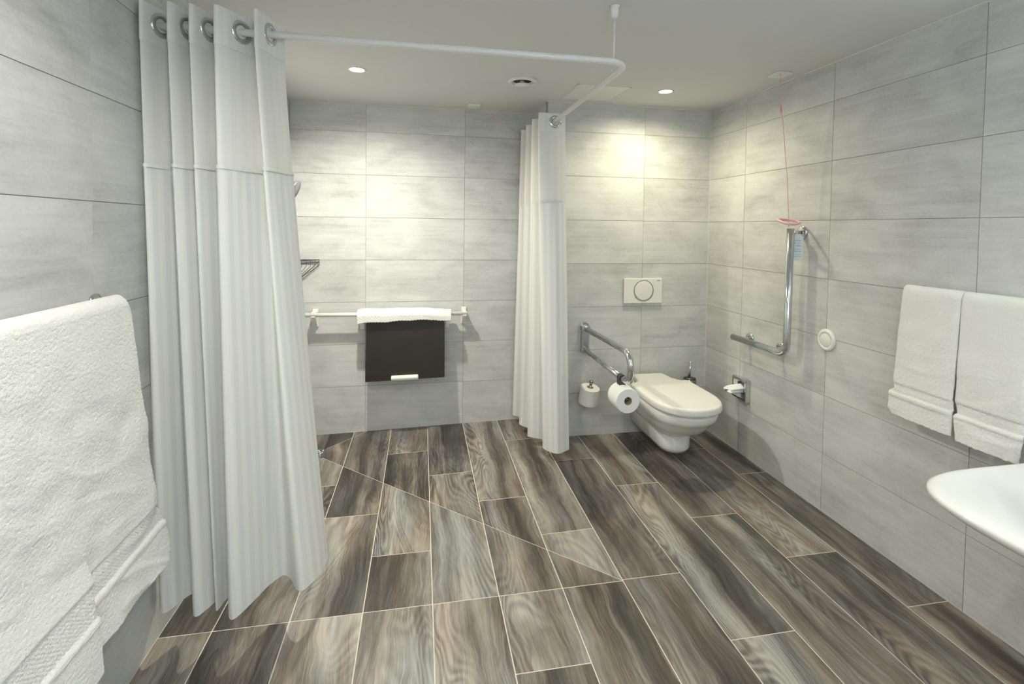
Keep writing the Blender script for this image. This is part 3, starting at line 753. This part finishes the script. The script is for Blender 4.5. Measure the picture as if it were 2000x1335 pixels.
t = thing('tissue_dispenser', 'square chrome tissue holder recessed frame on the right wall near the toilet', 'tissue holder', (XR, 2.75, 0.42))
y0_, y1_, z0_, z1_ = 2.675, 2.812, 0.352, 0.486
fx0, fx1 = XR-0.032, XR-0.0005
def sq(x, i): return [(x, y0_+i, z0_+i), (x, y1_-i, z0_+i), (x, y1_-i, z1_-i), (x, y0_+i, z1_-i)]
obj('frame', loft([sq(fx1, 0), sq(fx0+0.006, 0), sq(fx0, 0.004), sq(fx0, 0.014), sq(fx0+0.018, 0.032)], True, False), CHROME, t)
ip = obj('inner_plate', box(XR-0.013, fx1-0.001, y0_+.03, y1_-.03, z0_+.03, z1_-.03), STEEL, t)
obj('slot_ring', tube([(XR-0.015, (y0_+y1_)/2+0.034*math.cos(2*PI*k/28), 0.419+0.026*math.sin(2*PI*k/28)) for k in range(28)], 0.003, 8, True), CHROME, ip, smooth=True)
def tis(u, v):
    a = 2*PI*u; L = v
    ry_ = 0.030+0.010*math.sin(L*2.6); rz_ = 0.026-0.010*L
    cren = 1+0.22*math.sin(a*5+L*1.5)*(0.4+L*0.6)
    if L > 0.9: cren *= 1-(L-0.9)*6
    x = XR-0.013-0.105*L
    return (x+0.006*math.sin(a*3), 2.742+ry_*math.cos(a)*cren, 0.420+rz_*math.sin(a)*cren+0.006*L-0.012*L*L)
ts = obj('tissue', grid(tis, 60, 20), TISSUE, smooth=True, loc=(XR-0.02, 2.742, 0.42))
tag(ts, 'crumpled white paper tissue pulled out of the chrome holder', 'tissue')

# towel rails and towels
def towel_rail(label, x, wallx, y0, y1, z):
    t = thing('towel_rail', label, 'towel rail', (wallx, (y0+y1)/2, z), 'chrome towel rails')
    obj('bar', tube([(x, y0, z), (x, y1, z)], 0.009, 14), CHROME, t, smooth=True)
    s_ = 1 if x > wallx else -1
    for yy in (y0+0.02, y1-0.02):
        so = obj('standoff', tube([(x, yy, z), (wallx+s_*0.001, yy, z)], 0.0085, 12), CHROME, t, smooth=True)
        obj('wall_rose', lathe([(0.026, 0.0005), (0.026, 0.006), (0.012, 0.009)], 24, aim((wallx, yy, z), (s_, 0, 0))), CHROME, so, smooth=True)
towel_rail('chrome towel rail on the right wall behind two hand towels', XR-0.062, XR, 1.00, 1.665, 1.168)
towel_rail('chrome towel rail on the left wall behind the bath towel', XL+0.055, XL, 0.70, 1.530, 1.185)

def towel(name, label, cat, group, sgn, railx, railz, wallx, y0f, y1f, zfront, zback, bulge, nu, nv, bands, seed, flap=None, ww=1.0):
    """towel folded over a rail; sgn = +1 if the room lies at +x of the wall. y0f/y1f(z) give the side edges"""
    t = thing(name, label, cat, (railx, (y0f(railz)+y1f(railz))/2, zfront), group)
    R_ = 0.024
    topz = railz+R_
    Lf = topz-zfront-R_; Lb = topz-zback-R_; arc_ = PI*R_
    tot = Lf+Lb+arc_
    def fn(u, v):
        s_ = v*tot
        if s_ < Lb: z = zback+s_; x = -R_; front = 0
        elif s_ < Lb+arc_: a = (s_-Lb)/R_; z = topz-R_+R_*math.sin(a); x = -R_*math.cos(a); front = 0.5
        else: z = topz-R_-(s_-Lb-arc_); x = R_; front = 1
        e0, e1 = y0f(z), y1f(z)
        y = e0+(e1-e0)*u
        d = 0
        if front == 1:
            q = (topz-z)/(topz-zfront)
            d += bulge*q
            d += 0.010*ww*q*noise.noise((y*7+seed, z*3, 0.3))+0.006*ww*noise.noise((y*9+z*11, z*9-y*7, seed))*min(1, q*3)
            crease = noise.noise((y*4+z*9+seed, (z-y)*3, 5.0)); d += 0.006*ww*max(0, 0.22-abs(crease))*q*3
            for zb0, zb1, dep in bands:
                if zb0 < z < zb1: d += -dep*min(1, (z-zb0)/0.006, (zb1-z)/0.006)+0.0012*math.sin(y*520)*math.sin(z*690)
                if abs(z-zb0+0.006) < 0.006: d += dep*0.6
        d += 0.0013*noise.noise((y*95, z*160, seed))+0.0011*noise.noise((y*330, z*330, seed+3))
        rnd_ = min(u, 1-u)*(e1-e0)
        edge = max(0, 1-rnd_/0.012)
        xx = x*(1-0.35*edge*edge) + d
        if front == 0: xx = max(x+d*0.3, -(abs(railx-wallx)-0.012))
        return (railx+sgn*xx, y, z+(0.003*noise.noise((y*60, 0, seed)) if front == 1 and z < zfront+0.01 else 0))
    o = obj('cloth', grid(fn, nu, nv), TERRY, t, smooth=True)
    m = o.modifiers.new('thickness', 'SOLIDIFY'); m.thickness = 0.009; m.offset = 0
    return t, o
lin = lambda pts: (lambda z: (lambda zs: next((a[1]+(b[1]-a[1])*(z-a[0])/(b[0]-a[0]) for a, b in zip(pts, pts[1:]) if (a[0] >= z >= b[0])), pts[0][1] if z > pts[0][0] else pts[-1][1]))(None))
towel('hand_towel', 'white terry hand towel on the right wall rail, the one nearer the round button', 'towel', 'white hand towels on the right rail', -1, XR-0.062, 1.168, XR,
      lin([(1.2, 1.440), (0.80, 1.452), (0.74, 1.448), (0.66, 1.452)]), lin([(1.2, 1.655), (0.82, 1.676), (0.77, 1.672), (0.76, 1.690), (0.69, 1.694), (0.67, 1.68)]), 0.668, 0.76, 0.012, 90, 260, [(0.755, 0.800, 0.0045)], 2.0, ww=0.6)
towel('hand_towel', 'white terry hand towel on the right wall rail, the one above the washbasin', 'towel', 'white hand towels on the right rail', -1, XR-0.062, 1.168, XR,
      lin([(1.2, 1.215), (0.80, 1.235), (0.75, 1.235), (0.66, 1.245)]), lin([(1.2, 1.435), (0.80, 1.440), (0.755, 1.432), (0.745, 1.440), (0.66, 1.428)]), 0.662, 0.74, 0.014, 90, 260, [(0.752, 0.800, 0.0045)], 5.0, ww=0.6)
bt, bo = towel('bath_towel', 'large white terry bath towel hanging on the left wall beside the curtain', 'towel', None, 1, XL+0.055, 1.180, XL,
      lin([(1.3, 0.80), (0.3, 0.80)]), lin([(1.21, 1.505), (1.16, 1.528), (0.90, 1.560), (0.62, 1.604), (0.56, 1.612), (0.54, 1.632), (0.44, 1.660), (0.40, 1.655), (0.37, 1.63)]), 0.372, 0.47, 0.030, 320, 600, [(0.500, 0.575, 0.0045)], 9.0)
def flap_fn(u, v):
    z = 0.66-0.325*v; y = 0.80+0.485*u + 0.012*v*u
    q = v
    x = XL+0.055+0.024+0.030*(1.2-z)/0.82+0.013+0.010*q
    x += 0.010*noise.noise((y*7, z*4, 1.3))*q+0.0013*noise.noise((y*95, z*160, 3))+0.0011*noise.noise((y*330, z*330, 6))
    if 0.470 < z < 0.560: x += -0.0045*min(1, (z-0.470)/0.006, (0.560-z)/0.006)+0.0012*math.sin(y*520)*math.sin(z*690)
    if abs(z-0.464) < 0.006: x += 0.003
    e = max(0, 1-min(1-u, 1)*0.485/0.012); x -= 0.006*e*e
    if v < 0.30: x -= 0.017*(1-v/0.30)
    return (x, y, z)
fo = obj('folded_flap', grid(flap_fn, 200, 150), TERRY, bt, smooth=True)
m = fo.modifiers.new('thickness', 'SOLIDIFY'); m.thickness = 0.008; m.offset = 0

# ------------------------------------------------------------------ washbasin
def basin_ring(sc_y, xf_, z, p=4.5, n=48, xb=XR-0.0005, yc=0.735, hy=0.362):
    a = hy*sc_y; pts = []
    xm = xb-(xb-xf_)*0.45
    for k in range(n+1):
        th = -PI/2+PI*k/n
        c, s_ = math.cos(th), math.sin(th)
        pts.append((xm-(xm-xf_)*abs(c)**(2/p), yc+a*math.copysign(abs(s_)**(2/p), s_), z))
    pts += [(xm+(xb-xm)*0.5, yc+a, z), (xb, yc+a, z), (xb, yc, z), (xb, yc-a, z), (xm+(xb-xm)*0.5, yc-a, z)]
    return pts
RZS = 0.757
t = thing('washbasin', 'white wall-mounted washbasin in front of the towels, cut by the frame', 'washbasin', (XR, 0.735, 0.60))
xi = XR-0.09
outer = [basin_ring(0.45, 1.74, 0.590, 2.6), basin_ring(0.60, 1.62, 0.605, 2.6), basin_ring(0.76, 1.50, 0.635, 2.9), basin_ring(0.88, 1.395, 0.672, 3.3), basin_ring(0.945, 1.290, 0.702, 3.7),
         basin_ring(0.985, 1.250, 0.724, 4.1), basin_ring(1.0, 1.235, 0.742, 4.5), basin_ring(0.997, 1.238, 0.752, 4.5), basin_ring(0.982, 1.252, RZS-0.001, 4.5), basin_ring(0.962, 1.269, RZS, 4.3)]
inner = [basin_ring(0.93, 1.300, RZS-0.003, 4.0, xb=xi), basin_ring(0.89, 1.375, RZS-0.011, 3.6, xb=xi), basin_ring(0.80, 1.45, RZS-0.032, 3.2, xb=xi), basin_ring(0.62, 1.56, RZS-0.070, 2.8, xb=xi-.04), basin_ring(0.3, 1.68, RZS-0.095, 2.5, xb=xi-.1)]
obj('bowl', loft(outer+inner), CER, t, smooth=True)
obj('waste', lathe([(0.030, -0.002), (0.030, 0.003), (0.022, 0.005), (0.0, 0.005)], 28, Matrix.Translation((1.72, 0.735, RZS-0.093)), False), CHROME, t, smooth=True)
obj('tap', join(lathe([(0.026, 0), (0.024, 0.008), (0.022, 0.13), (0.0, 0.135)], 24, Matrix.Translation((XR-0.05, 0.735, RZS-0.002))), tube([(XR-0.05, 0.735, RZS+0.10), (XR-0.19, 0.735, RZS+0.085)], [0.016, 0.012], 16)), CHROME, t, smooth=True)
